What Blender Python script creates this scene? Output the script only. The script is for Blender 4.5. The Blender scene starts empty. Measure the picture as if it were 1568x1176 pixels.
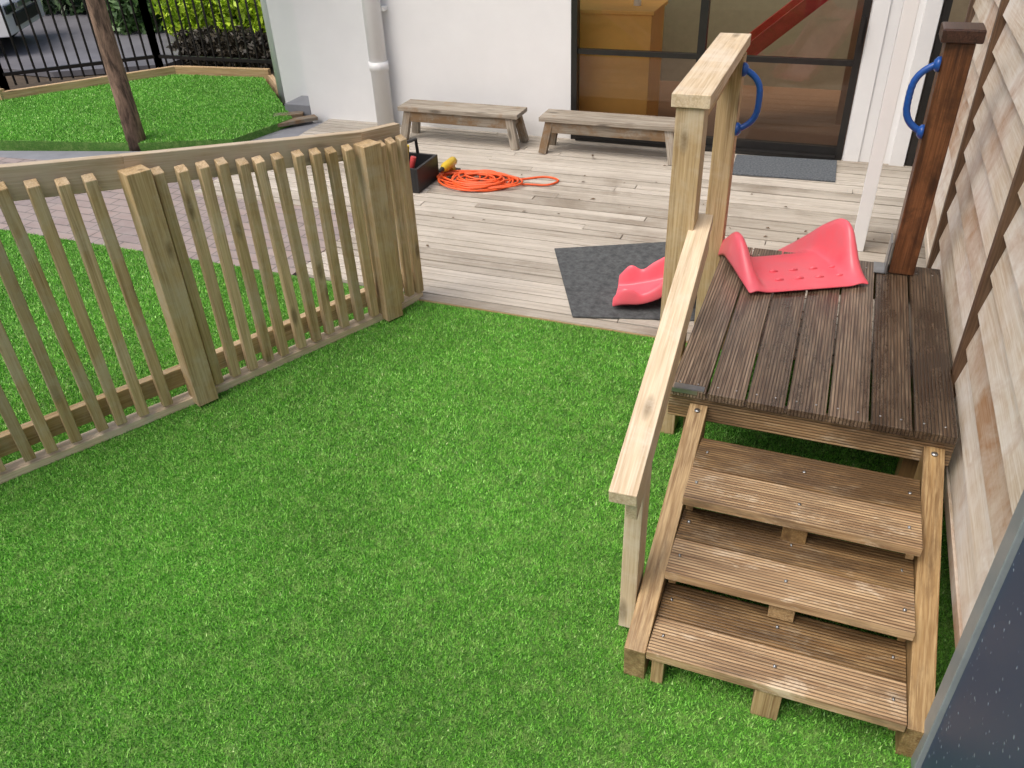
import bpy, numpy as np, math, random
from mathutils import Matrix, Vector
random.seed(7); rng=np.random.default_rng(7)
S=1.15
scene=bpy.context.scene
COL=bpy.context.collection

# ---------------------------------------------------------------- materials
def newmat(name):
    m=bpy.data.materials.new(name);m.use_nodes=True
    nt=m.node_tree;b=nt.nodes["Principled BSDF"]
    return m,nt,b
class N:
    def __init__(s,nt): s.nt=nt
    def add(s,t,**k):
        n=s.nt.nodes.new(t)
        for a,v in k.items(): setattr(n,a,v)
        return n
    def link(s,a,b): s.nt.links.new(a,b)
    def put(s,sock,v):
        if isinstance(v,bpy.types.NodeSocket): s.link(v,sock)
        else: sock.default_value=v
    def math(s,op,a,b=0.,clamp=False):
        n=s.add("ShaderNodeMath",operation=op,use_clamp=clamp);s.put(n.inputs[0],a);s.put(n.inputs[1],b);return n.outputs[0]
    def mapr(s,v,a,b,c=0.,d=1.):
        n=s.add("ShaderNodeMapRange");s.put(n.inputs[0],v)
        for i,x in enumerate((a,b,c,d)): n.inputs[i+1].default_value=x
        return n.outputs[0]
    def mix(s,f,a,b,mode='MIX'):
        n=s.add("ShaderNodeMix",data_type='RGBA',blend_type=mode);s.put(n.inputs[0],f)
        s.put(n.inputs[6],a if isinstance(a,bpy.types.NodeSocket) else (*a,1));s.put(n.inputs[7],b if isinstance(b,bpy.types.NodeSocket) else (*b,1));return n.outputs[2]
    def noise(s,vec,scale,detail=4,rough=.6,dist=0.):
        n=s.add("ShaderNodeTexNoise");s.link(vec,n.inputs["Vector"]);n.inputs["Scale"].default_value=scale;n.inputs["Detail"].default_value=detail;n.inputs["Roughness"].default_value=rough;n.inputs["Distortion"].default_value=dist;return n.outputs["Fac"]
    def mp(s,vec,sc):
        n=s.add("ShaderNodeVectorMath",operation='MULTIPLY');s.link(vec,n.inputs[0]);n.inputs[1].default_value=sc;return n.outputs[0]
    def pos(s): return s.add("ShaderNodeNewGeometry").outputs["Position"]
    def bump(s,h,strength,dist,bsdf,prev=None):
        n=s.add("ShaderNodeBump");s.put(n.inputs["Height"],h);n.inputs["Strength"].default_value=strength;n.inputs["Distance"].default_value=dist
        if prev: s.link(prev,n.inputs["Normal"])
        s.link(n.outputs[0],bsdf.inputs["Normal"]);return n.outputs[0]

def wood(name,dark,mid,light,rough=.7,groove=0.,patch=None,pscale=2.,pth=(.45,.6),knots=True,var=.35,wet=0.,grey=None,stretch=False,coat=0.,patch2=None):
    m,nt,b=newmat(name);n=N(nt)
    at=n.add("ShaderNodeAttribute",attribute_name="loc");loc=at.outputs["Vector"]
    rn=n.add("ShaderNodeAttribute",attribute_name="rnd").outputs["Fac"]
    g1=n.noise(n.mp(loc,(1.2,22,22)),1.6,5,.62,.35)
    g2=n.noise(n.mp(loc,(3,110,110)),1.4,3,.6)
    c=n.mix(n.mapr(g1,.35,.62),dark,mid)
    c=n.mix(n.mapr(g2,.42,.68,0,.75),c,light)
    h=g2
    if knots:
        v=n.add("ShaderNodeTexVoronoi");n.link(n.mp(loc,(2.6,9,9)),v.inputs["Vector"]);v.inputs["Scale"].default_value=1.
        k=n.mapr(v.outputs["Distance"],.08,.19,1,0)
        c=n.mix(n.math('MULTIPLY',k,.75),c,tuple(x*.45 for x in dark))
    P=n.pos()
    if grey is not None:
        gp=n.noise(P,1.7,5,.65)
        c=n.mix(n.mapr(gp,.42,.62,0,.8),c,grey)
    if patch2 is not None:
        q=n.noise(n.mp(loc,(3.,7.,7.)),1.5,7,.75,.4)
        c=n.mix(n.mapr(q,.55,.66,0,.8),c,patch2)
    wetf=None
    if patch is not None:
        if stretch: pn=n.noise(n.mp(loc,(1.,5.,5.)),pscale,7,.75,.2)
        else: pn=n.noise(P,pscale,6,.7,.3)
        pn=n.math('ADD',pn,n.math('MULTIPLY',n.math('SUBTRACT',rn,.5),-.16))
        wetf=n.mapr(pn,pth[0],pth[1])
        c=n.mix(n.math('MULTIPLY',wetf,n.mapr(g2,.3,.7,.65,1.)),c,patch)
    if groove>0:
        sx=n.add("ShaderNodeSeparateXYZ");n.link(loc,sx.inputs[0])
        w=n.math('SINE',n.math('MULTIPLY',sx.outputs[1],2*math.pi/.0125))
        gr=n.mapr(w,-.9,-.1,0,1)
        c=n.mix(n.math('MULTIPLY',n.math('SUBTRACT',1.,gr),groove),c,tuple(x*.3 for x in dark))
        h=n.math('ADD',n.math('MULTIPLY',g2,.3),gr)
    hs=n.add("ShaderNodeHueSaturation");n.link(c,hs.inputs["Color"]);n.put(hs.inputs["Value"],n.mapr(rn,0,1,1-var,1+var*.7))
    n.put(hs.inputs["Saturation"],n.mapr(rn,0,1,1.1,.9))
    n.link(hs.outputs[0],b.inputs["Base Color"])
    if wetf is not None and wet>0:
        n.put(b.inputs["Roughness"],n.mapr(wetf,0,1,rough,rough-wet))
    else: b.inputs["Roughness"].default_value=rough
    if coat: b.inputs["Coat Weight"].default_value=coat;b.inputs["Coat Roughness"].default_value=.22
    n.bump(h,.55,.002,b)
    return m

def plain(name,col,rough=.5,metal=0.,noise=.12,nscale=12.,bump=.0,bscale=60.,bd=.003,spec=.5,col2=None):
    m,nt,b=newmat(name);n=N(nt);P=n.pos()
    f=n.noise(P,nscale,5,.65)
    c2=col2 or tuple(x*(1-noise*2.5) for x in col)
    c=n.mix(n.mapr(f,.35,.68),c2,col)
    n.link(c,b.inputs["Base Color"]);b.inputs["Roughness"].default_value=rough;b.inputs["Metallic"].default_value=metal
    b.inputs["Specular IOR Level"].default_value=spec
    if bump>0: n.bump(n.noise(P,bscale,4,.6),bump,bd,b)
    return m

M={}
M['fence']=wood("treated_pine",(.34,.225,.105),(.55,.395,.205),(.68,.53,.33),.75,patch=(.60,.51,.37),pscale=3.5,pth=(.48,.70),var=.28)
M['fencecap']=wood("treated_pine_weathered",(.40,.31,.20),(.56,.45,.31),(.66,.57,.44),.8,var=.12,grey=(.60,.53,.42))
M['pale']=wood("pale_pine",(.48,.355,.21),(.67,.53,.345),(.76,.65,.48),.7,patch=(.72,.63,.50),pscale=3.,pth=(.45,.62),var=.15)
M['stair']=wood("wet_stair_timber",(.20,.11,.046),(.43,.265,.125),(.63,.45,.24),.55,groove=.8,patch=(.115,.075,.045),pscale=1.5,pth=(.43,.60),var=.22,wet=.28,knots=False,stretch=True,patch2=(.68,.55,.38),coat=.12)
M['stairplain']=wood("stair_stringer_timber",(.22,.125,.05),(.43,.28,.125),(.60,.44,.23),.6,patch=(.15,.09,.045),pscale=1.8,pth=(.46,.64),var=.2,wet=.25,stretch=True)
M['plat']=wood("wet_decking",(.07,.042,.025),(.175,.115,.072),(.36,.275,.19),.42,groove=.8,patch=(.05,.032,.022),pscale=1.3,pth=(.44,.62),var=.4,wet=.2,knots=False,stretch=True,coat=.5)
M['deck']=wood("weathered_decking",(.41,.365,.30),(.57,.52,.445),(.67,.63,.56),.75,groove=.4,patch=(.30,.25,.195),pscale=1.1,pth=(.53,.72),var=.2,wet=.3,knots=False)
M['brown']=wood("stained_post_timber",(.055,.02,.009),(.15,.058,.022),(.25,.105,.045),.35,patch=(.04,.016,.008),pscale=5.,pth=(.5,.7),var=.1)
M['cap']=wood("dark_cap_timber",(.02,.009,.006),(.05,.02,.013),(.09,.04,.025),.3,var=.1,knots=False)
M['bench']=wood("weathered_bench_timber",(.16,.13,.095),(.30,.26,.205),(.44,.40,.33),.8,patch=(.24,.145,.07),pscale=5.,pth=(.5,.65),var=.25)
M['board']=wood("weatherboard_paint",(.52,.40,.27),(.64,.56,.44),(.76,.71,.62),.6,patch=(.38,.20,.09),pscale=1.7,pth=(.48,.68),var=.1,knots=False,grey=(.80,.78,.73))
M['batten']=wood("brown_batten_timber",(.07,.04,.025),(.14,.08,.045),(.2,.13,.08),.6,var=.2,knots=False)
M['sleeper']=wood("garden_sleeper_timber",(.36,.23,.115),(.56,.39,.21),(.66,.51,.33),.8,var=.2)
M['white']=plain("white_paint",(.85,.86,.865),.55,noise=.015,nscale=3.,bump=.25,bscale=35)
M['whitegloss']=plain("white_gloss",(.85,.86,.865),.3,noise=.01)
M['black']=plain("black_aluminium",(.02,.019,.018),.35)
M['blackplastic']=plain("black_plastic",(.02,.02,.022),.5)
M['blue']=plain("blue_plastic",(.014,.085,.36),.28,noise=.05)
M['pink']=plain("pink_plastic",(.88,.115,.16),.34,noise=.06,nscale=8,bump=.06,bscale=25,col2=(.80,.15,.19))
M['orange']=plain("orange_cable",(.90,.13,.03),.45,noise=.08)
M['yellow']=plain("yellow_plastic",(.75,.52,.03),.4)
M['red']=plain("red_plastic",(.6,.06,.06),.4)
M['steel']=plain("galvanised_steel",(.5,.52,.54),.35,metal=.9)
M['rubber']=plain("rubber_mat",(.115,.125,.13),.9,noise=.25,nscale=30,bump=.8,bscale=220,bd=.004,col2=(.05,.055,.058))
M['matgrey']=plain("door_mat",(.16,.18,.20),.95,noise=.25,nscale=60,bump=.8,bscale=300,bd=.004,col2=(.06,.07,.08))
M['ground']=plain("bare_soil",(.10,.075,.05),.95,noise=.2,nscale=4,bump=.6,bscale=30,bd=.01)
M['asphalt']=plain("asphalt",(.20,.20,.225),.4,noise=.12,nscale=2.,bump=.5,bscale=120)
M['concrete']=plain("concrete_path",(.28,.29,.32),.5,noise=.1,nscale=3.,bump=.4,bscale=90)
M['orangewood']=plain("orange_cabinet",(1.,.54,.14),.6,noise=.02)
M['room']=plain("interior_wall",(.34,.29,.20),.8,noise=.05)
M['floorin']=plain("interior_floor",(.30,.165,.09),.5,noise=.05)
M['tyre']=plain("tyre_rubber",(.025,.025,.025),.8)
M['carwhite']=plain("car_paint",(.78,.80,.82),.2,noise=.0)
M['carglass']=plain("car_glass",(.02,.025,.03),.08)
M['joinery']=plain("grey_joinery",(.29,.33,.355),.35,noise=.06)
M['leafdry']=plain("dry_leaf",(.14,.09,.045),.8)
def leafmat(name,a,b_):
    m,nt,b=newmat(name);n=N(nt);rn=n.add("ShaderNodeAttribute",attribute_name="rnd").outputs["Fac"]
    n.link(n.mix(rn,a,b_),b.inputs["Base Color"]);b.inputs["Roughness"].default_value=.5
    return m
M['leafdark']=leafmat("dark_foliage",(.015,.04,.015),(.06,.12,.04))
M['leafbright']=leafmat("bright_foliage",(.20,.38,.015),(.62,.80,.05))
M['leafbrown']=leafmat("brown_foliage",(.02,.018,.012),(.085,.07,.045))
M['leafmid']=leafmat("mid_foliage",(.03,.08,.02),(.10,.20,.05))
m,nt,b=newmat("bark");n=N(nt);P=n.pos();f=n.noise(n.mp(P,(14,14,3)),1.5,6,.7,.5)
n.link(n.mix(n.mapr(f,.38,.62),(.055,.036,.025),(.30,.20,.14)),b.inputs["Base Color"]);b.inputs["Roughness"].default_value=.85;n.bump(f,.9,.015,b);M['bark']=m
def grassmat(name,blade):
    m,nt,b=newmat(name);n=N(nt);P=n.pos()
    big=n.noise(P,1.1,3,.6);mid=n.noise(P,17.,3,.8)
    if blade:
        rn=n.add("ShaderNodeAttribute",attribute_name="rnd").outputs["Fac"]
        r=n.add("ShaderNodeValToRGB");n.link(rn,r.inputs[0]);e=r.color_ramp.elements
        e[0].position=0;e[0].color=(.06,.23,.020,1);e[1].position=1;e[1].color=(.72,.80,.44,1)
        for p_,c_ in((.3,(.13,.43,.035,1)),(.6,(.21,.58,.065,1)),(.84,(.33,.70,.13,1))):
            q=e.new(p_);q.color=c_
        c=r.outputs[0]
        b.inputs["Roughness"].default_value=.42
        b.inputs["Specular IOR Level"].default_value=.5
    else:
        f=n.noise(P,160.,3,.7)
        c=n.mix(n.mapr(f,.4,.65),(.045,.15,.018),(.13,.33,.04))
        b.inputs["Roughness"].default_value=.9
        n.bump(f,.9,.01,b)
    c=n.mix(n.mapr(mid,.46,.70,.0,.45),c,n.mix(.6,c,(.45,.60,.20)))
    hs=n.add("ShaderNodeHueSaturation");n.link(c,hs.inputs["Color"]);n.put(hs.inputs["Value"],n.mapr(big,.3,.7,.86,1.16));hs.inputs["Saturation"].default_value=.98
    n.link(hs.outputs[0],b.inputs["Base Color"])
    return m
M['blade']=grassmat("turf_fibre",True);M['turf']=grassmat("turf_backing",False)
m,nt,b=newmat("brick_pavers");n=N(nt);P=n.pos();br=n.add("ShaderNodeTexBrick");n.link(P,br.inputs["Vector"])
br.inputs["Color1"].default_value=(.34,.26,.235,1);br.inputs["Color2"].default_value=(.25,.20,.195,1);br.inputs["Mortar"].default_value=(.09,.085,.08,1)
br.inputs["Scale"].default_value=1.;br.inputs["Brick Width"].default_value=.22;br.inputs["Row Height"].default_value=.11;br.inputs["Mortar Size"].default_value=.006
n.link(n.mix(n.mapr(n.noise(P,7.,5,.7),.3,.7,0,.5),br.outputs["Color"],(.42,.38,.36)),b.inputs["Base Color"]);b.inputs["Roughness"].default_value=.6;n.bump(br.outputs["Fac"],-.5,.004,b);M['pavers']=m
m,nt,b=newmat("window_glass");n=N(nt);tr=n.add("ShaderNodeBsdfTransparent");tr.inputs[0].default_value=(.92,.90,.84,1);gl=n.add("ShaderNodeBsdfGlossy");gl.inputs["Roughness"].default_value=.03
fr=n.add("ShaderNodeFresnel");fr.inputs[0].default_value=1.45;mx=n.add("ShaderNodeMixShader");n.link(n.math('ADD',fr.outputs[0],.02),mx.inputs[0]);n.link(tr.outputs[0],mx.inputs[1]);n.link(gl.outputs[0],mx.inputs[2]);n.link(mx.outputs[0],nt.nodes["Material Output"].inputs[0]);M['glass']=m
m,nt,b=newmat("rain_spotted_glass");n=N(nt);P=n.pos();v=n.add("ShaderNodeTexVoronoi");n.link(P,v.inputs["Vector"]);v.inputs["Scale"].default_value=42.
d=n.mapr(v.outputs["Distance"],.12,.24,1,0)
keep=n.math('GREATER_THAN',n.noise(P,30.,1,.5),.52);d=n.math('MULTIPLY',d,keep)
n.link(n.mix(n.math('MULTIPLY',d,.7),(.045,.07,.13),(.36,.44,.54)),b.inputs["Base Color"]);b.inputs["Roughness"].default_value=.5;n.bump(d,.6,.003,b);M['rain']=m

# ---------------------------------------------------------------- mesh builder
class MB:
    def __init__(s): s.v=[];s.f=[];s.l=[];s.r=[];s.m=[];s.mats=[];s.sm=[]
    def mi(s,k):
        if k not in s.mats: s.mats.append(k)
        return s.mats.index(k)
    def raw(s,vs,fs,mat,locs=None,rnd=None,smooth=False):
        o=len(s.v);rnd=random.random() if rnd is None else rnd
        s.v+= [tuple(x) for x in vs];s.f+=[tuple(i+o for i in f) for f in fs]
        off=Vector((random.uniform(0,50),0,random.uniform(0,50)))
        if locs is None: locs=[Vector(x) for x in vs]
        s.l+=[tuple(Vector(l)+off) for l in locs];s.r+=[rnd]*len(vs);s.m+=[s.mi(mat)]*len(fs);s.sm+=[smooth]*len(fs)
    def box(s,c,sz,mat,rot=None,rnd=None,topcut=0.):
        hx,hy,hz=[q/2 for q in sz];order=sorted(range(3),key=lambda i:-sz[i])
        P=[Vector((x,y,z)) for z in(-hz,hz) for y in(-hy,hy) for x in(-hx,hx)]
        locs=[Vector((p[order[0]],p[order[1]],p[order[2]])) for p in P]
        if topcut: 
            for i in(4,5): P[i].z-=topcut
        if rot is not None: P=[rot@p for p in P]
        c=Vector(c);s.raw([p+c for p in P],[(0,2,3,1),(4,5,7,6),(0,1,5,4),(2,6,7,3),(0,4,6,2),(1,3,7,5)],mat,locs,rnd)
    def bx(s,a,b_,mat,**k):
        s.box([(a[i]+b_[i])/2 for i in range(3)],[abs(b_[i]-a[i]) for i in range(3)],mat,**k)
    def beam(s,p0,p1,w,h,mat,up=(0,0,1),rnd=None):
        p0=Vector(p0);p1=Vector(p1);d=(p1-p0);L=d.length;d.normalize();u=Vector(up);sd=d.cross(u).normalized();u=sd.cross(d)
        rot=Matrix((d,sd,u)).transposed();s.box((p0+p1)/2,(L,w,h),mat,rot=rot,rnd=rnd)
    def tube(s,pts,r,mat,n=10,closed=False,cap=True):
        pts=[Vector(p) for p in pts];k=len(pts);rs=r if isinstance(r,(list,tuple)) else [r]*k
        vs=[];fs=[];ls=[];prev=None;acc=0
        for i,p in enumerate(pts):
            t=(pts[min(i+1,k-1)]-pts[max(i-1,0)]).normalized()
            if prev is None:
                a=Vector((0,0,1)) if abs(t.z)<.9 else Vector((1,0,0));nn=t.cross(a).normalized()
            else: nn=(prev-t*prev.dot(t)).normalized()
            prev=nn;bb=t.cross(nn)
            if i: acc+=(pts[i]-pts[i-1]).length
            for j in range(n):
                a=2*math.pi*j/n;vs.append(p+(nn*math.cos(a)+bb*math.sin(a))*rs[i]);ls.append(Vector((acc,math.cos(a)*rs[i],math.sin(a)*rs[i])))
        for i in range(k-1):
            for j in range(n):
                fs.append((i*n+j,i*n+(j+1)%n,(i+1)*n+(j+1)%n,(i+1)*n+j))
        if cap: fs.append(tuple(range(n))[::-1]);fs.append(tuple((k-1)*n+j for j in range(n)))
        s.raw(vs,fs,mat,ls,smooth=True)
    def cyl(s,p0,p1,r,mat,n=20): s.tube([p0,p1],r,mat,n)
    def prism(s,poly,z0,z1,mat,rnd=None):
        k=len(poly);vs=[(x,y,z0) for x,y in poly]+[(x,y,z1) for x,y in poly]
        s.raw(vs,[tuple(range(k))[::-1],tuple(range(k,2*k))]+[(i,(i+1)%k,k+(i+1)%k,k+i) for i in range(k)],mat,rnd=rnd)
    def sheet(s,poly,z,mat):
        s.raw([(x,y,z) for x,y in poly],[tuple(range(len(poly)))],mat)
    def make(s,name,parent=None,bevel=0.,subsurf=0,solid=0.):
        me=bpy.data.meshes.new(name);me.from_pydata([(x*S,y*S,z*S) for x,y,z in s.v],[],s.f)
        for k in s.mats: me.materials.append(M[k])
        me.polygons.foreach_set("material_index",s.m);me.polygons.foreach_set("use_smooth",s.sm)
        a=me.attributes.new("loc",'FLOAT_VECTOR','POINT');a.data.foreach_set("vector",(np.array(s.l,dtype=np.float32)*S).ravel())
        a=me.attributes.new("rnd",'FLOAT','POINT');a.data.foreach_set("value",np.array(s.r,dtype=np.float32))
        me.update();ob=bpy.data.objects.new(name,me);COL.objects.link(ob)
        if solid: q=ob.modifiers.new("s",'SOLIDIFY');q.thickness=solid
        if bevel: q=ob.modifiers.new("b",'BEVEL');q.width=bevel;q.segments=2;q.limit_method='ANGLE';q.angle_limit=math.radians(40)
        if subsurf: q=ob.modifiers.new("ss",'SUBSURF');q.levels=subsurf;q.render_levels=subsurf
        if parent: ob.parent=parent
        return ob
def empty(name,loc=(0,0,0)):
    e=bpy.data.objects.new(name,None);COL.objects.link(e);return e

# ---------------------------------------------------------------- ground
g=MB();g.sheet([(-200,-200),(200,-200),(200,200),(-200,200)],-.10,'ground');g.make("ground")
t=MB();t.sheet([(-7.5,-1.5),(1.2,-1.5),(1.2,3.30),(-1.95,3.30),(-1.95,3.36),(-7.5,3.36)],-.012,'turf')
turf=t.make("artificial_turf")
def blades(name,regions,parent=None):
    V=[];R=[]
    for (x0,x1,y0,y1,dens,hh,ww,test) in regions:
        n_=int((x1-x0)*(y1-y0)*dens);x=rng.uniform(x0,x1,n_);y=rng.uniform(y0,y1,n_)
        k=test(x,y);x=x[k];y=y[k];n_=len(x)
        a=rng.uniform(0,2*np.pi,n_)
        flow=np.sin(x*3.1+1.3*np.sin(y*2.7))*1.2+np.cos(y*3.7+x)*.9
        lean=rng.uniform(.1,.85,n_)*hh
        la=flow+rng.normal(0,2.4,n_)
        h=hh*rng.uniform(.5,1.15,n_);w=ww*rng.uniform(.6,1.2,n_)
        z=np.full(n_,-.012)
        if name=="turf_bed_fibres": z=z+.05
        p=np.stack([x,y,z],1);dx=np.stack([np.cos(a)*w/2,np.sin(a)*w/2,np.zeros(n_)],1)
        tip=p+np.stack([np.cos(la)*lean,np.sin(la)*lean,h],1)
        V.append(np.stack([p-dx,p+dx,tip],1).reshape(-1,3))
        tuft=.5+.5*np.sin(x*83+3*np.sin(y*47))*np.sin(y*89+3*np.cos(x*51))
        r=np.clip(rng.beta(1.5,2.0,n_)*.85+.18*tuft,0,1);R.append(np.repeat(r,3))
    V=np.concatenate(V)*S;R=np.concatenate(R);nv=len(V);nf=nv//3
    me=bpy.data.meshes.new(name);me.vertices.add(nv);me.vertices.foreach_set("co",V.astype(np.float32).ravel())
    me.loops.add(nv);me.loops.foreach_set("vertex_index",np.arange(nv,dtype=np.int32))
    me.polygons.add(nf);me.polygons.foreach_set("loop_start",np.arange(0,nv,3,dtype=np.int32));me.polygons.foreach_set("loop_total",np.full(nf,3,dtype=np.int32))
    at=me.attributes.new("rnd",'FLOAT','POINT');at.data.foreach_set("value",R.astype(np.float32))
    me.materials.append(M['blade']);me.update(calc_edges=True)
    ob=bpy.data.objects.new(name,me);COL.objects.link(ob)
    if parent: ob.parent=parent
def inturf(x,y): return (y<3.292)|(x<-1.97)
blades("turf_fibres",[(-3.0,.75,.45,2.0,58000,.0115,.0042,inturf),(-3.0,.75,2.0,3.325,38000,.0125,.0050,inturf),(-5.3,-3.0,1.6,3.36,20000,.015,.007,inturf)],turf)
bed=[(-8.2,5.0),(-7.68,5.69),(-6.6,6.97),(-5.54,7.06),(-4.40,5.88),(-4.55,5.25),(-5.30,4.95),(-6.54,4.71)]
t=MB();t.prism(bed,-.09,.038,'turf');bo=t.make("raised_turf_bed")
def inpoly(poly):
    def f(x,y):
        r=np.zeros(len(x),bool);k=len(poly)
        for i in range(k):
            x1,y1=poly[i];x2,y2=poly[(i+1)%k]
            c=((y1>y)!=(y2>y));xx=(x2-x1)*(y-y1)/((y2-y1)+1e-9)+x1;r^=c&(x<xx)
        return r
    return f
blades("turf_bed_fibres",[(-8.2,-4.3,4.7,7.1,13000,.016,.010,inpoly(bed))],bo)
t=MB();t.prism([(-8.2,3.364),(-2.72,3.364),(-2.72,4.27),(-4.16,4.27),(-4.16,4.7),(-8.2,4.3)],-.05,-.012,'pavers');t.make("brick_path")
t=MB();t.prism([(-9.5,4.25),(-4.17,4.66),(-4.17,6.0),(-4.4,6.0),(-4.6,5.1),(-6.6,4.6),(-9.5,4.9)],-.055,-.020,'concrete');t.make("concrete_path")
t=MB();t.prism([(-16,7.0),(-8.4,7.0),(-7.3,7.6),(-7.3,8.25),(-9.0,9.6),(-16,12)],-.09,-.03,'asphalt');t.make("driveway")

# ---------------------------------------------------------------- deck
d=MB();y=3.305;pitch=.0735
while y<6.05:
    x=-4.15 if y>4.25 else (-2.70 if y>3.36 else -1.93)
    xe=2.4
    x0=x
    while x0<xe:
        L=random.uniform(1.6,3.4);x1=min(xe,x0+L)
        if xe-x1<.4:x1=xe
        dz=random.uniform(-.003,.003)
        d.bx((x0,y,-.022+dz),(x1-.005,y+pitch-random.uniform(.007,.0105),dz),'deck')
        for xs in(x0+.03,x1-.035):
            for yy in(.018,.048): d.cyl((xs,y+yy,dz-.001),(xs,y+yy,dz+.0012),.0035,'steel',6)
        x0=x1
    y+=pitch
d.bx((-1.93,3.301,-.09),(2.2,3.304,-.005),'sleeper')
d.bx((-4.1,4.34,-.09),(2.3,6.04,-.05),'blackplastic');d.bx((-2.6,3.38,-.09),(2.3,4.33,-.05),'blackplastic')
d.make("timber_deck",bevel=.0015)
lf=MB()
for _ in range(34):
    cx,cy=random.choice([(-1.2,5.0),(-1.5,5.5),(-.6,4.9),(-1.7,4.2),(-.2,4.4)]);cx+=random.gauss(0,.35);cy+=random.gauss(0,.25);cy=min(max(cy,3.9),5.95)
    a=random.uniform(0,6.28);l=random.uniform(.008,.022);w_=l*.4
    lf.raw([(cx+math.cos(a)*l,cy+math.sin(a)*l,.008),(cx-math.sin(a)*w_,cy+math.cos(a)*w_,.012),(cx-math.cos(a)*l,cy-math.sin(a)*l,.006),(cx+math.sin(a)*w_,cy-math.cos(a)*w_,.009)],[(0,1,2,3)],'leafdry')
lf.make("fallen_leaves")

# ---------------------------------------------------------------- platform with steps
hp=.45
e=empty("play_platform")
p=MB();n_b=7;x0,x1=-.365,.515;w=(x1-x0)/n_b
for i in range(n_b):
    p.bx((x0+i*w+.0035,2.245,hp-.028),(x0+(i+1)*w-.0035,3.43,hp+random.uniform(-.002,.001)),'plat',rnd=[1.,.85,.55,.5,.65,.3,.1][i])
p.make("deck_boards",e,bevel=.0025)
p=MB()
p.bx((x0,2.262,hp-.125),(x1,2.30,hp-.031),'stair',rnd=.6)
p.bx((x0,3.38,hp-.15),(x1,3.42,hp-.031),'stairplain')
p.bx((x0,2.303,hp-.15),(x0+.04,3.377,hp-.031),'stairplain');p.bx((x1-.04,2.303,hp-.15),(x1,3.377,hp-.031),'stairplain')
for xx in(x0+.05,x1-.12):
    for yy in(2.31,3.29): p.bx((xx,yy,-.05),(xx+.07,yy+.07,hp-.032),'stairplain')
p.make("frame",e,bevel=.002)
st=MB()
def slope(y): return .095+(y-1.43)*(.36-.095)/(2.262-1.43)
for (xa,xb,rr) in((-.292,-.232,.75),(.432,.492,.3)):
    y0,y1=1.425,2.262;zt0,zt1=slope(y0)+.03,slope(y1)+.03;hgt=.15
    vs=[];ls=[]
    prof=[(y0,zt0),(y1,zt1),(y1,zt1-hgt),(y0+.30,-.012),(y0+.015,-.012)]
    for xx in(xa,xb):
        for (yy,zz) in prof: vs.append((xx,yy,zz));ls.append((yy,zz*.8-yy*.3,xx))
    k=5
    st.raw(vs,[tuple(range(k)),tuple(range(k,2*k))[::-1]]+[(i,k+i,k+(i+1)%k,(i+1)%k) for i in range(k)],'stairplain',ls,rnd=rr)
treads=[(1.425,.132,.27,.95),(1.632,.237,.295,.95),(1.848,.337,.31,.85)]
for (yf,z,dep,rr) in treads:
    h=dep/2
    for i in range(2):
        st.bx((-.230,yf+i*h+.002,z-.032),(.430,yf+(i+1)*h-.003,z+random.uniform(-.001,.001)),'stair',rnd=max(0,rr-.75*i+random.uniform(-.05,.05)))
    for xx in(-.222,.40): st.bx((xx,yf+.03,z-.075),(xx+.022,yf+dep-.02,z-.034),'stairplain')
    for bx_ in(.10,): st.bx((bx_-.035,yf+.02,z-.10),(bx_+.035,yf+dep-.03,z-.034),'stairplain')
st.bx((.065,1.432,-.012),(.135,1.50,.098),'stairplain',rnd=.8);st.bx((-.215,1.44,-.012),(-.18,1.50,.098),'stairplain',rnd=.8)
st.make("steps",e,bevel=.0025)
sc=MB()
for (yf,z,dep,rr) in treads:
    for xx in(-.20,.10,.40):
        for q in(.25,.75): sc.cyl((xx+random.uniform(-.008,.008),yf+dep*q,z),(xx,yf+dep*q,z+.002),.0055,'steel',8)
for xx in(-.262,.462): sc.cyl((xx,2.235,slope(2.235)+.03),(xx,2.235,slope(2.235)+.034),.010,'steel',10)
for i in range(n_b):
    for q in(.03,.09):
        for yy in(2.29,3.36): sc.cyl((x0+i*w+q,yy,hp),(x0+i*w+q,yy,hp+.0015),.0035,'steel',8)
sc.bx((-.365,2.242,hp-.012),(-.27,2.2445,hp+.004),'steel');sc.bx((-.35,2.247,hp+.0015),(-.25,2.275,hp+.004),'steel')
sc.bx((.295,3.32,hp+.002),(.302,3.42,hp+.14),'steel');sc.bx((.255,3.32,hp+.002),(.30,3.42,hp+.006),'steel')
sc.make("screws_and_brackets",e)
po=MB()
po.bx((-.475,2.585,-.012),(-.385,2.675,1.272),'fence',rnd=.55)
po.bx((-.455,3.36,-.012),(-.370,3.445,1.262),'fence',rnd=.5)
po.bx((-.458,2.69,1.16),(-.418,3.355,1.262),'fence',rnd=.6)
po.bx((-.490,2.575,1.275),(-.368,3.50,1.318),'pale',rnd=.6)
po.beam((-.372,2.70,.865),(-.322,1.44,.655),.070,.042,'pale',rnd=.9)
po.beam((-.352,2.66,.80),(-.305,1.47,.598),.030,.075,'pale',rnd=.75)
po.bx((-.345,1.575,.02),(-.297,1.665,.60),'pale',rnd=.6)
po.make("handrail",e,bevel=.003)
rp=MB();rp.bx((.312,3.33,hp+.002),(.408,3.426,1.345),'brown');rp.bx((.292,3.31,1.346),(.428,3.446,1.392),'cap')
rp.make("stained_post",e,bevel=.006)
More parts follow.
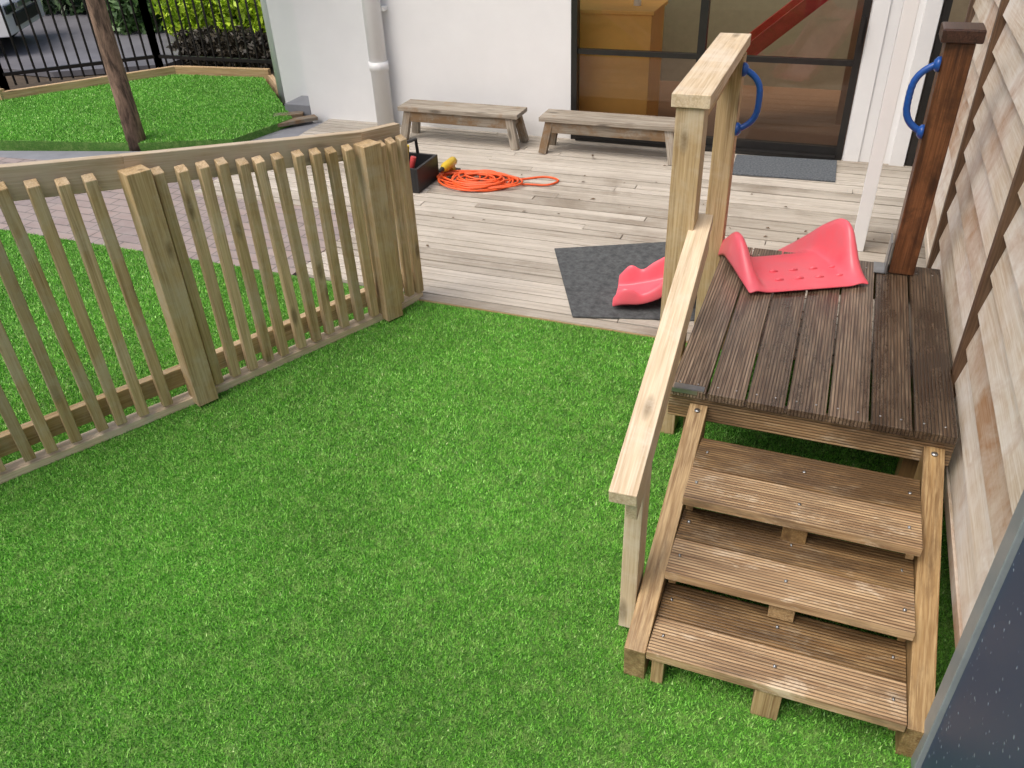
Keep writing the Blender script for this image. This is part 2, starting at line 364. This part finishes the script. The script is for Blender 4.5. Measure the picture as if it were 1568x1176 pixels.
def handle(name,x,yy,z0,z1,dirx):
    h=MB();pts=[];rs=[];k=60
    for i in range(k+1):
        t_=i/k;q=abs(2*t_-1)
        off=.072*(1-q**3.2)**.8 if q<1 else 0
        pts.append((x+dirx*(off+.004),yy,z0+(z1-z0)*t_));rs.append(.0125+.0004*math.cos(i*math.pi/2.5)*(0.22<t_<.78))
    h.tube(pts,rs,'blue',12)
    for zz in(z0,z1): h.tube([(x+dirx*.001,yy,zz),(x+dirx*.012,yy,zz),(x+dirx*.022,yy,zz)],[.027,.025,.014],'blue',14)
    h.make(name,e)
handle("grab_handle_a",-.370,3.36,.985,1.215,1);handle("grab_handle_b",.312,3.34,1.03,1.27,-1)

# ---------------------------------------------------------------- slide
def cat(P,n):
    P=[Vector(q) for q in P];P=[P[0]*2-P[1]]+P+[P[-1]*2-P[-2]];o=[]
    for i in range(1,len(P)-2):
        for j in range(n):
            t_=j/n;o.append(.5*((2*P[i])+(P[i+1]-P[i-1])*t_+(2*P[i-1]-5*P[i]+4*P[i+1]-P[i+2])*t_*t_+(3*P[i]-P[i-1]-3*P[i+1]+P[i+2])*t_**3))
    o.append(P[-2]);return o
def interp(t_,keys):
    xs=[a for a,_ in keys];ys=[b_ for _,b_ in keys]
    return sum(float(np.interp(t_+o,xs,ys)) for o in(-.3,-.15,0,.15,.3))/5
def chute(name,ctl,wk,rk,lk):
    sl=MB();path=cat(ctl,6);K=len(path);T=len(ctl)-1;vs=[];W=37
    for i,q in enumerate(path):
        t_=i/(K-1)*T
        tn=(path[min(i+1,K-1)]-path[max(i-1,0)]);tn.z=0;tn.normalize();nr=Vector((tn.y,-tn.x,0))
        wd=interp(t_,wk)/2;R_=interp(t_,rk);L_=interp(t_,lk)
        for j in range(W):
            s_=-1+2*j/(W-1);a=abs(s_);rim=R_ if s_>0 else L_
            x_=(a-.66)/.14
            if x_<0: up=0
            elif x_<1: up=rim*(3*x_*x_-2*x_**3)
            elif a<.91: up=rim+.004
            else:
                y_=(a-.91)/.09;up=rim*(1-.85*y_*y_)
            vs.append(q+nr*(s_*wd)+Vector((0,0,up)))
    fs=[(i*W+j,i*W+j+1,(i+1)*W+j+1,(i+1)*W+j) for i in range(K-1) for j in range(W-1)]
    sl.raw(vs,fs,'pink',smooth=True);return sl.make(name,solid=.012,subsurf=1)
so=chute("slide",[(.022,3.07,.468),(-.035,3.185,.470),(-.085,3.285,.466),(-.135,3.385,.450),(-.19,3.49,.39),(-.27,3.65,.26),(-.36,3.83,.12),(-.43,3.97,.05),(-.48,4.07,.035)],
 [(0,.49),(1,.52),(2,.53),(4,.46),(8,.40)],
 [(0,.0),(.4,.015),(.9,.05),(1.5,.155),(2.3,.175),(3,.13),(4,.09),(7,.08),(8,.02)],
 [(0,.0),(.4,.02),(.9,.07),(1.6,.14),(2.2,.15),(3,.11),(4,.09),(7,.08),(8,.02)])
gd=MB()
for a_ in range(4):
    for b_ in range(2):
        cx=-.10+a_*.075-b_*.03;cy=3.105+a_*.037+b_*.07
        gd.tube([(cx-.015,cy-.007,.468),(cx,cy,.4735),(cx+.015,cy+.007,.468)],[.005,.007,.005],'pink',10)
gd.make("grip_bumps",so)
chute("slide.001",[(-.90,3.60,.025),(-.83,3.61,.035),(-.76,3.625,.05),(-.68,3.645,.075),(-.60,3.66,.11),(-.52,3.68,.14)],
 [(0,.30),(1,.31),(4,.28),(5,.28)],[(0,.03),(.5,.10),(1.1,.10),(1.8,.05),(2.6,.07),(3.6,.11),(5,.10)],[(0,.03),(.5,.09),(1.1,.10),(1.9,.05),(2.6,.09),(3.6,.12),(5,.10)])

# ---------------------------------------------------------------- picket fence
f=MB()
A=Vector((-3.10,.90,0));B=Vector((-2.40,2.17,0));C=Vector((-1.955,3.10,0));D=Vector((-1.885,3.34,0))
def fence_run(P,Q,zp,zq,sp,start,end):
    dd=(Q-P);L=dd.length;dd.normalize();nn=Vector((dd.y,-dd.x,0));ang=math.atan2(dd.y,dd.x);rot=Matrix.Rotation(ang,3,'Z')
    zz=lambda s_:zp+(zq-zp)*s_/L
    f.beam(P-nn*.045+Vector((0,0,zp-.06)),Q-nn*.045+Vector((0,0,zq-.06)),.042,.12,'fencecap')
    f.beam(P-nn*.045+Vector((0,0,.120)),Q-nn*.045+Vector((0,0,.120)),.04,.085,'fence')
    f.beam(P-nn*.024+Vector((0,0,.006)),Q-nn*.024+Vector((0,0,.006)),.070,.036,'pale',rnd=.9)
    s_=start
    while s_<L-end:
        top=zz(s_)-.045+random.uniform(-.008,.008);bot=.014+random.uniform(0,.014)
        c=P+dd*(s_+random.uniform(-.005,.005));tilt=Matrix.Rotation(random.uniform(-.014,.014),3,'Y')
        c=c+nn*.004
        f.box((c.x,c.y,(top+bot)/2+.01),(.042,.036,top-bot-.02),'fence',rot=rot@tilt,topcut=.018)
        s_+=sp
    return rot,nn,dd
fence_run(A,B,1.29,1.08,.092,.03,.05)
rot,nn,dd=fence_run(B,C,1.08,.925,.0835,.105,.03)
rot2,nn2,dd2=fence_run(C,D,.925,.90,.070,.085,-.01)
for (q,z,r_) in((B+dd*.02+nn*.016,1.035,rot),(C+dd*.0+nn*.016,.885,rot)):
    f.box((q.x,q.y,z/2),(.092,.092,z),'fence',rot=r_,rnd=.35)
q=A;f.box((q.x,q.y,.6),(.092,.092,1.2),'fence',rot=rot)
f.make("picket_fence",bevel=.0035)

# ---------------------------------------------------------------- benches
def bench(name,xa,xb,yc,h,slant):
    b_=MB()
    b_.bx((xa-.02,yc-.115,h-.032),(xb+.02,yc-.002,h),'bench',rnd=.9);b_.bx((xa-.02,yc+.002,h-.032),(xb+.02,yc+.115,h),'bench',rnd=.75)
    b_.bx((xa+.05,yc-.098,h-.115),(xb-.05,yc-.068,h-.034),'bench',rnd=.1)
    b_.bx((xa+.05,yc+.068,h-.115),(xb-.05,yc+.098,h-.034),'bench',rnd=.2)
    for xx,sg in((xa+.055,-1),(xb-.055,1)):
        for yy,sy in((yc-.075,-1),(yc+.075,1)):
            b_.beam((xx,yy,h-.034),(xx+sg*.05,yy+sy*.03,.0),.045,.06,'bench',up=(1,0,0))
        b_.bx((xx-.02,yc-.066,h-.11),(xx+.02,yc+.066,h-.036),'bench')
    return b_.make(name,bevel=.003)
bench("bench",-3.22,-2.25,5.80,.265,1);bench("bench.001",-2.03,-1.03,5.78,.27,1)

# ---------------------------------------------------------------- building
bd=empty("white_building")
Yw=6.07
wl=MB()
def wall(xa,xb,z0,z1,ya=Yw,yb=Yw+.14): wl.bx((xa,ya,z0),(xb,yb,z1),'white')
wall(-4.33,-1.93,-.1,3.0);wall(-1.93,.09,1.86,3.0);wall(.09,.50,-.1,3.0);wall(.50,1.75,1.86,3.0);wall(1.75,4.0,-.1,3.0)
wl.bx((-4.33,6.212,-.1),(-4.19,10.5,3.0),'white')
wl.bx((-4.80,6.36,-.1),(-4.334,6.50,3.0),'white');wl.bx((-4.80,6.502,-.1),(-4.66,9.0,3.0),'white')
wl.make("walls",bd)
wl=MB();wl.bx((.10,Yw-.012,0),(.20,Yw-.001,1.9),'whitegloss');wl.bx((-4.6,Yw+.0,-.05),(-4.335,Yw+.28,.10),'concrete')
wl.bx((.40,Yw-.03,0),(.495,Yw-.001,1.9),'whitegloss')
wl.make("trim",bd,bevel=.003)
rm=MB()
rm.bx((-2.6,Yw+1.9,-.1),(2.6,Yw+1.95,3.0),'room');rm.bx((-2.65,Yw+.15,-.1),(-2.602,Yw+1.95,3.0),'room');rm.bx((2.6,Yw+.15,-.1),(2.65,Yw+1.95,3.0),'room')
rm.bx((-2.6,Yw+.142,-.08),(2.6,Yw+1.9,.0),'floorin')
rm.make("interior_room",bd)
cb=MB();cb.bx((-2.40,Yw+.30,.001),(-1.40,Yw+.75,.86),'orangewood');cb.bx((-2.42,Yw+.28,.862),(-1.38,Yw+.77,.89),'orangewood')
cb.tube([(-1.56,Yw+.5,.89),(-1.56,Yw+.5,.98),(-1.56,Yw+.5,1.01),(-1.56,Yw+.5,1.06)],[.03,.028,.012,.012],'whitegloss',12)
cb.make("cabinet",bd,bevel=.004)
ms=MB();ms.beam((-.80,Yw+.55,.50),(-.02,Yw+.85,1.15),.02,.10,'red');ms.beam((-.85,Yw+.85,.50),(-.05,Yw+1.15,1.15),.02,.10,'red');ms.beam((-.82,Yw+.70,.46),(-.03,Yw+1.0,1.11),.30,.02,'red');ms.bx((-.80,Yw+.6,.0),(-.76,Yw+.85,.45),'red');ms.bx((.0,Yw+.85,.0),(.4,Yw+1.3,1.10),'floorin');ms.make("slide_reflection_shape",bd)  # red shape added behind the glass, standing in for the slide's reflection
def gdoor(name,xa,xb,mulls):
    q=MB();y0=Yw-.012;y1=Yw+.06;W_=.045
    q.bx((xa,y0,.0),(xa+W_,y1,1.85),'black');q.bx((xb-W_,y0,.0),(xb,y1,1.85),'black')
    q.bx((xa+W_,y0,1.80),(xb-W_,y1,1.85),'black');q.bx((xa+W_,y0-.03,.0),(xb-W_,y1,.028),'black')
    xs=[xa+W_]+mulls+[xb-W_]
    for mx_ in mulls: q.bx((mx_-.028,y0+.01,.029),(mx_+.028,y1,1.799),'black')
    for i in range(len(xs)-1):
        l=xs[i]+(.029 if i else 0);r=xs[i+1]-(.029 if i<len(mulls) else 0)
        q.bx((l,y0+.02,.632),(r,y1-.01,.668),'black');q.bx((l,y0+.02,.029),(r,y1-.01,.085),'black')
        for za,zb in((.086,.631),(.669,1.799)):
            q.raw([(l,y0+.035,za),(r,y0+.035,za),(r,y0+.035,zb),(l,y0+.035,zb)],[(0,1,2,3)],'glass')
    q.bx((xb-.038,y0-.04,.78),(xb-.018,y0-.005,.95),'black')
    q.make(name,bd)
gdoor("sliding_door",-1.925,.085,[-.97]);gdoor("sliding_door_b",.505,1.745,[1.12])
dp=MB();dp.tube([(-3.53,5.975,0),(-3.53,5.975,3.0)],.072,'whitegloss',24);dp.tube([(-3.53,5.975,.46),(-3.53,5.975,.53)],.080,'whitegloss',24);dp.bx((-3.62,6.0,.9),(-3.44,6.068,.93),'whitegloss');dp.make("drainpipe",bd)
dp=MB();dp.tube([(-5.0,6.62,-.05),(-5.0,6.62,3.0)],.05,'whitegloss',16);dp.make("drainpipe_b",bd)
rf=MB();rf.bx((-5.2,5.9,3.0),(4.2,6.25,3.08),'white');rf.bx((-5.2,8.03,3.0),(4.2,10.6,3.08),'white');rf.bx((-5.2,6.251,3.0),(-2.66,8.029,3.08),'white');rf.bx((2.66,6.251,3.0),(4.2,8.029,3.08),'white');rf.bx((-5.2,5.86,2.96),(4.2,5.899,3.10),'black');rf.make("roof_open_over_room",bd)  # unseen roof, left open above the room so sky light brightens the interior
vp=MB();vp.bx((.205,4.54,.0),(.272,4.607,2.75),'whitegloss');vp.bx((.19,4.56,2.751),(.287,5.85,2.85),'whitegloss');vp.make("white_post",bevel=.003)

sh=empty("weatherboard_house")
q=MB();Xw=.54;z=.27;bp=.135
while z<2.9:
    for (ya,yb) in((1.47,2.635),(2.665,3.845),(3.875,4.85)):
        rr=random.random()
        vs=[(Xw-.006,ya,z),(Xw-.006,yb,z),(Xw+.018,yb,z+bp),(Xw+.018,ya,z+bp),(Xw+.04,ya,z),(Xw+.04,yb,z),(Xw+.04,yb,z+bp),(Xw+.04,ya,z+bp)]
        ls=[Vector((v_[1],v_[2]-z,v_[0])) for v_ in vs]
        q.raw(vs,[(0,3,2,1),(0,1,5,4),(3,7,6,2),(0,4,7,3),(1,2,6,5)],'board',ls,rnd=rr)
    z+=bp
q.make("weatherboards",sh)
q=MB()
for yy in(2.65,3.86,4.87): q.bx((Xw-.022,yy-.02,.22),(Xw+.03,yy+.02,2.9),'batten')
q.bx((Xw-.012,1.475,.215),(Xw+.03,4.85,.262),'board')
q.make("battens",sh,bevel=.003)
q=MB();q.bx((Xw+.09,-1.5,-.1),(Xw+.12,4.8,.3),'blackplastic');q.bx((Xw+.045,-1.5,.22),(3.2,4.88,2.9),'white');q.bx((Xw-.15,-1.6,2.9),(3.4,5.0,3.0),'black');q.make("walls",sh)
q=MB();q.bx((.482,.1,-.02),(.53,1.392,2.0),'rain');q.bx((.470,1.394,-.02),(.55,1.455,2.0),'joinery');q.bx((.47,.1,2.001),(.55,1.455,2.06),'joinery')
q.make("window",sh,bevel=.003)

# ---------------------------------------------------------------- small things
c=MB();pts=[]
for i in range(620):
    a=i/620*2*math.pi*15;k=i/620
    rx=.17+.13*math.sin(k*7.3+1)*.6+.07*math.sin(k*29);ry=.115+.05*math.sin(k*9.1)+.03*math.cos(k*23)
    pts.append((-2.27+.03*math.sin(k*17)+rx*math.cos(a),4.96+.02*math.cos(k*13)+ry*math.sin(a),.012+.035*abs(math.sin(k*11))*(1-abs(k-.5))+.004*math.sin(a*2.3)))
tail=cat([pts[-1],(-1.98,5.08,.01),(-1.83,5.17,.01),(-1.72,5.13,.01),(-1.76,5.03,.01),(-1.9,5.0,.01),(-2.05,4.93,.02)],10)
c.tube(pts+[tuple(v_) for v_ in tail[1:]],.0075,'orange',6)
c.make("extension_cord")
q=MB();q.prism([(-1.39,4.07),(-1.05,3.345),(-.42,3.50),(-.62,4.42)],.003,.012,'rubber');q.make("rubber_mat",bevel=.002)
q=MB();q.prism([(-.61,5.57),(.07,5.60),(.06,6.02),(-.63,5.97)],.003,.014,'matgrey');q.make("doormat",bevel=.002)
tb=MB()
tb.bx((-2.86,4.66,.004),(-2.56,4.98,.02),'blackplastic')
for a_,b_ in(((-2.86,4.66,.02),(-2.84,4.98,.17)),((-2.58,4.66,.02),(-2.56,4.98,.17)),((-2.84,4.66,.02),(-2.58,4.68,.17)),((-2.84,4.96,.02),(-2.58,4.98,.17))): tb.bx(a_,b_,'blackplastic')
tb.tube([(-2.71,4.67,.17),(-2.71,4.68,.27),(-2.71,4.82,.29),(-2.71,4.96,.27),(-2.71,4.97,.17)],.012,'blackplastic',8)
tb.tube([(-2.66,4.74,.10),(-2.63,4.76,.22)],.02,'red',10);tb.tube([(-2.78,4.9,.08),(-2.74,4.88,.25)],.018,'yellow',10)
tb.make("tool_tote",bevel=.003)
dr=MB();dr.tube([(-2.50,5.10,.09),(-2.50,4.96,.09),(-2.50,4.92,.09)],[.032,.032,.02],'yellow',14);dr.tube([(-2.50,4.92,.09),(-2.50,4.87,.09)],[.018,.010],'blackplastic',10);dr.beam((-2.50,5.06,.08),(-2.50,5.09,.02),.03,.04,'yellow',up=(0,1,0));dr.bx((-2.54,5.04,.002),(-2.46,5.13,.03),'blackplastic');dr.make("cordless_drill",bevel=.003)
q=MB()
for a_,b_ in(((-4.50,5.72,.02),(-4.25,6.02,.02)),((-4.62,5.92,.03),(-4.40,6.05,.03))): q.beam(a_,b_,.10,.03,'bench')
q.make("timber_offcuts",bevel=.003)

q=MB()
bb=[(-8.6,5.1),(-7.68,5.69),(-6.62,7.02),(-5.50,7.12)]
for i in range(3):
    q.beam((*bb[i],.03),(*bb[i+1],.03),.05,.17,'sleeper')
q.beam((-7.66,5.72,.0),(-7.66,5.73,.14),.06,.06,'sleeper',up=(1,0,0))
q.beam((-5.50,7.12,.0),(-5.0,6.62,.0),.05,.12,'sleeper')
q.make("garden_edging",bevel=.004)
q=MB();fp=[(-9.9,5.0),(-8.26,6.25),(-7.14,7.34),(-5.05,7.40)]
for i in range(3):
    a_=Vector((*fp[i],0));b_=Vector((*fp[i+1],0));L=(b_-a_).length;k=int(L/.105)
    for zz in(.12,1.15): q.beam(a_+Vector((0,0,zz)),b_+Vector((0,0,zz)),.03,.035,'black')
    for j in range(k+1):
        pp=a_.lerp(b_,j/k);q.beam(pp+Vector((0,0,.0)),pp+Vector((0,0,1.25)),.016,.016,'black',up=(1,0,0))
    for pp in(a_,b_): q.beam(pp+Vector((0,0,-.05)),pp+Vector((0,0,1.3)),.06,.06,'black',up=(1,0,0))
q.make("metal_fence")
def foliage(name,blobs,n_,size,mat,parent=None,rmul=1.):
    V=[];R=[]
    for (cx,cy,cz,rx,ry,rz,wt) in blobs:
        m_=int(n_*wt);dv=rng.normal(size=(m_,3));dv/=np.linalg.norm(dv,axis=1)[:,None]
        rad=rng.uniform(.55,1.05,m_)**.6
        rad*=1+.22*np.sin(dv[:,0]*5+cx*3)*np.cos(dv[:,1]*6+cy)+.12*np.sin(dv[:,2]*9)
        c_=dv*rad[:,None]*np.array([rx,ry,rz])+np.array([cx,cy,cz])
        c_=c_[c_[:,2]>-.05];dvk=len(c_)
        a=rng.normal(size=(dvk,3));a/=np.linalg.norm(a,axis=1)[:,None];b2=np.cross(a,rng.normal(size=(dvk,3)));b2/=np.linalg.norm(b2,axis=1)[:,None]
        sz=size*rng.uniform(.6,1.3,dvk)[:,None]
        V.append(np.stack([c_-a*sz,c_-b2*sz*.45,c_+a*sz,c_+b2*sz*.45],1).reshape(-1,3))
        clump=.5+.5*np.sin(c_[:,0]*7+c_[:,2]*5)*np.cos(c_[:,1]*6)
        R.append(np.repeat(np.clip(.25*clump+rng.uniform(0,.75,dvk),0,1),4))
    V=np.concatenate(V)*S;R=np.concatenate(R);nv=len(V);nf=nv//4
    me=bpy.data.meshes.new(name);me.vertices.add(nv);me.vertices.foreach_set("co",V.astype(np.float32).ravel());me.loops.add(nv);me.loops.foreach_set("vertex_index",np.arange(nv,dtype=np.int32))
    me.polygons.add(nf);me.polygons.foreach_set("loop_start",np.arange(0,nv,4,dtype=np.int32));me.polygons.foreach_set("loop_total",np.full(nf,4,dtype=np.int32))
    at=me.attributes.new("rnd",'FLOAT','POINT');at.data.foreach_set("value",R.astype(np.float32));me.materials.append(M[mat]);me.update(calc_edges=True)
    ob=bpy.data.objects.new(name,me);COL.objects.link(ob)
    if parent: ob.parent=parent
foliage("bright_shrub",[(-7.9,9.0,.35,.5,.4,.5,1),(-7.2,9.05,.4,.55,.4,.55,1),(-6.5,9.0,.35,.6,.4,.5,1)],3500,.05,'leafbright')
foliage("low_hedge",[(-7.0+.5*i,8.0+.05*(i%2),.08,.4,.3,.18,1) for i in range(5)],2000,.04,'leafbrown')
foliage("dark_hedge",[(-13.5+.9*i,10.6-.12*i+.2*(i%2),.5,.7,.6,.8,1) for i in range(10)],2500,.07,'leafdark')
foliage("garden_shrub",[(-9.2,9.3,.25,.5,.4,.4,1),(-10.1,9.9,.2,.4,.4,.35,.7)],2500,.06,'leafmid')
tr=empty("tree")
q=MB();q.tube([(-5.33,5.01,-.05),(-5.34,5.02,.4),(-5.35,5.03,.9),(-5.33,5.03,1.4),(-5.34,5.05,2.0),(-5.30,5.08,2.6),(-5.25,5.1,3.3)],[.080,.072,.068,.066,.062,.055,.03],'bark',14)
for k in range(7):
    a=k*2.4;z=2.0+.17*k;q.tube([(-5.33,5.05,z),(-5.33+.35*math.cos(a),5.05+.35*math.sin(a),z+.3),(-5.33+.8*math.cos(a),5.05+.8*math.sin(a),z+.55)],[.035,.022,.008],'bark',8)
q.make("trunk",tr)
foliage("crown",[(-5.3+.7*math.cos(k*2.4),5.05+.7*math.sin(k*2.4),2.75+.14*k,.45,.45,.32,1) for k in range(7)]+[(-5.3,5.1,3.6,.5,.5,.4,1)],500,.05,'leafmid',tr)
car=empty("parked_car")
def carpart():
    q=MB();prof=[(0,.22),(0,.55),(.12,.66),(.9,.78),(1.45,1.18),(2.6,1.22),(3.3,.85),(3.65,.78),(3.7,.3),(3.6,.2)]
    k=len(prof)
    vs=[]
    for yy in(-.74,-.70,.70,.74):
        s_=.97 if abs(yy)>.72 else 1
        for x,z in prof:
            inn=.86 if z>1 else 1
            vs.append((-x*1.0,yy*inn,z*s_))
    fs=[]
    for l in range(3):
        for i in range(k): fs.append((l*k+i,l*k+(i+1)%k,(l+1)*k+(i+1)%k,(l+1)*k+i))
    fs.append(tuple(range(k))[::-1]);fs.append(tuple(3*k+i for i in range(k)))
    q.raw(vs,fs,'carwhite')
    for sy in(-1,1):
        q.raw([(-1.0,sy*.755,.80),(-1.5,sy*.68,1.12),(-2.55,sy*.68,1.14),(-3.1,sy*.755,.84)],[(0,1,2,3) if sy<0 else (3,2,1,0)],'carglass')
        for xx in(-.62,-2.95):
            q.cyl((xx,sy*.60,.27),(xx,sy*.765,.27),.275,'tyre',28);q.cyl((xx,sy*.70,.27),(xx,sy*.775,.27),.175,'steel',16)
            q.cyl((xx,sy*.62,.27),(xx,sy*.757,.27),.31,'blackplastic',28)
        q.box((.005,sy*.5,.50),(.06,.30,.10),'carglass')
    q.box((.01,0,.36),(.05,.9,.14),'blackplastic');q.box((.02,0,.50),(.03,.5,.08),'steel')
    return q
q=carpart();ob=q.make("body",car,bevel=.02)
ob.location=(-9.9*S,8.15*S,-.02);ob.rotation_euler=(0,0,math.radians(32))

# ---------------------------------------------------------------- camera, light
H=2.0;ff=1231.9
p_,r_,y_=map(math.radians,(34.293,-2.593,22.605))
F=Vector((-math.sin(y_)*math.cos(p_),math.cos(y_)*math.cos(p_),-math.sin(p_)))
R0=Vector((math.cos(y_),math.sin(y_),0));U0=R0.cross(F);R=R0*math.cos(r_)+U0*math.sin(r_);U=U0*math.cos(r_)-R0*math.sin(r_)
cd=bpy.data.cameras.new("camera");cam=bpy.data.objects.new("camera",cd);COL.objects.link(cam)
mw=Matrix((R,U,-F)).transposed().to_4x4();mw.translation=Vector((0,0,H*S));cam.matrix_world=mw
cd.sensor_width=36;cd.lens=ff/1568*36;cd.clip_end=1000;cd.clip_start=.02;scene.camera=cam
w=bpy.data.worlds.new("World");scene.world=w;w.use_nodes=True;nt=w.node_tree;bg=nt.nodes["Background"]
sky=nt.nodes.new("ShaderNodeTexSky");sky.sky_type='NISHITA';sky.sun_disc=False;sky.sun_elevation=math.radians(60);sky.sun_rotation=math.radians(215);sky.air_density=1.;sky.dust_density=7.;sky.ozone_density=1.
nt.links.new(sky.outputs[0],bg.inputs[0]);bg.inputs[1].default_value=.15
sd=bpy.data.lights.new("sun",'SUN');sd.energy=1.5;sd.angle=math.radians(45);sd.color=(1,.98,.95);so_=bpy.data.objects.new("sun",sd);COL.objects.link(so_)
el=math.radians(60);az=math.radians(215)
dv=Vector((math.sin(az)*math.cos(el),math.cos(az)*math.cos(el),math.sin(el)))
so_.rotation_euler=dv.to_track_quat('Z','Y').to_euler();so_.location=(0,0,8)
scene.view_settings.view_transform='Standard';scene.view_settings.look='None';scene.view_settings.exposure=0
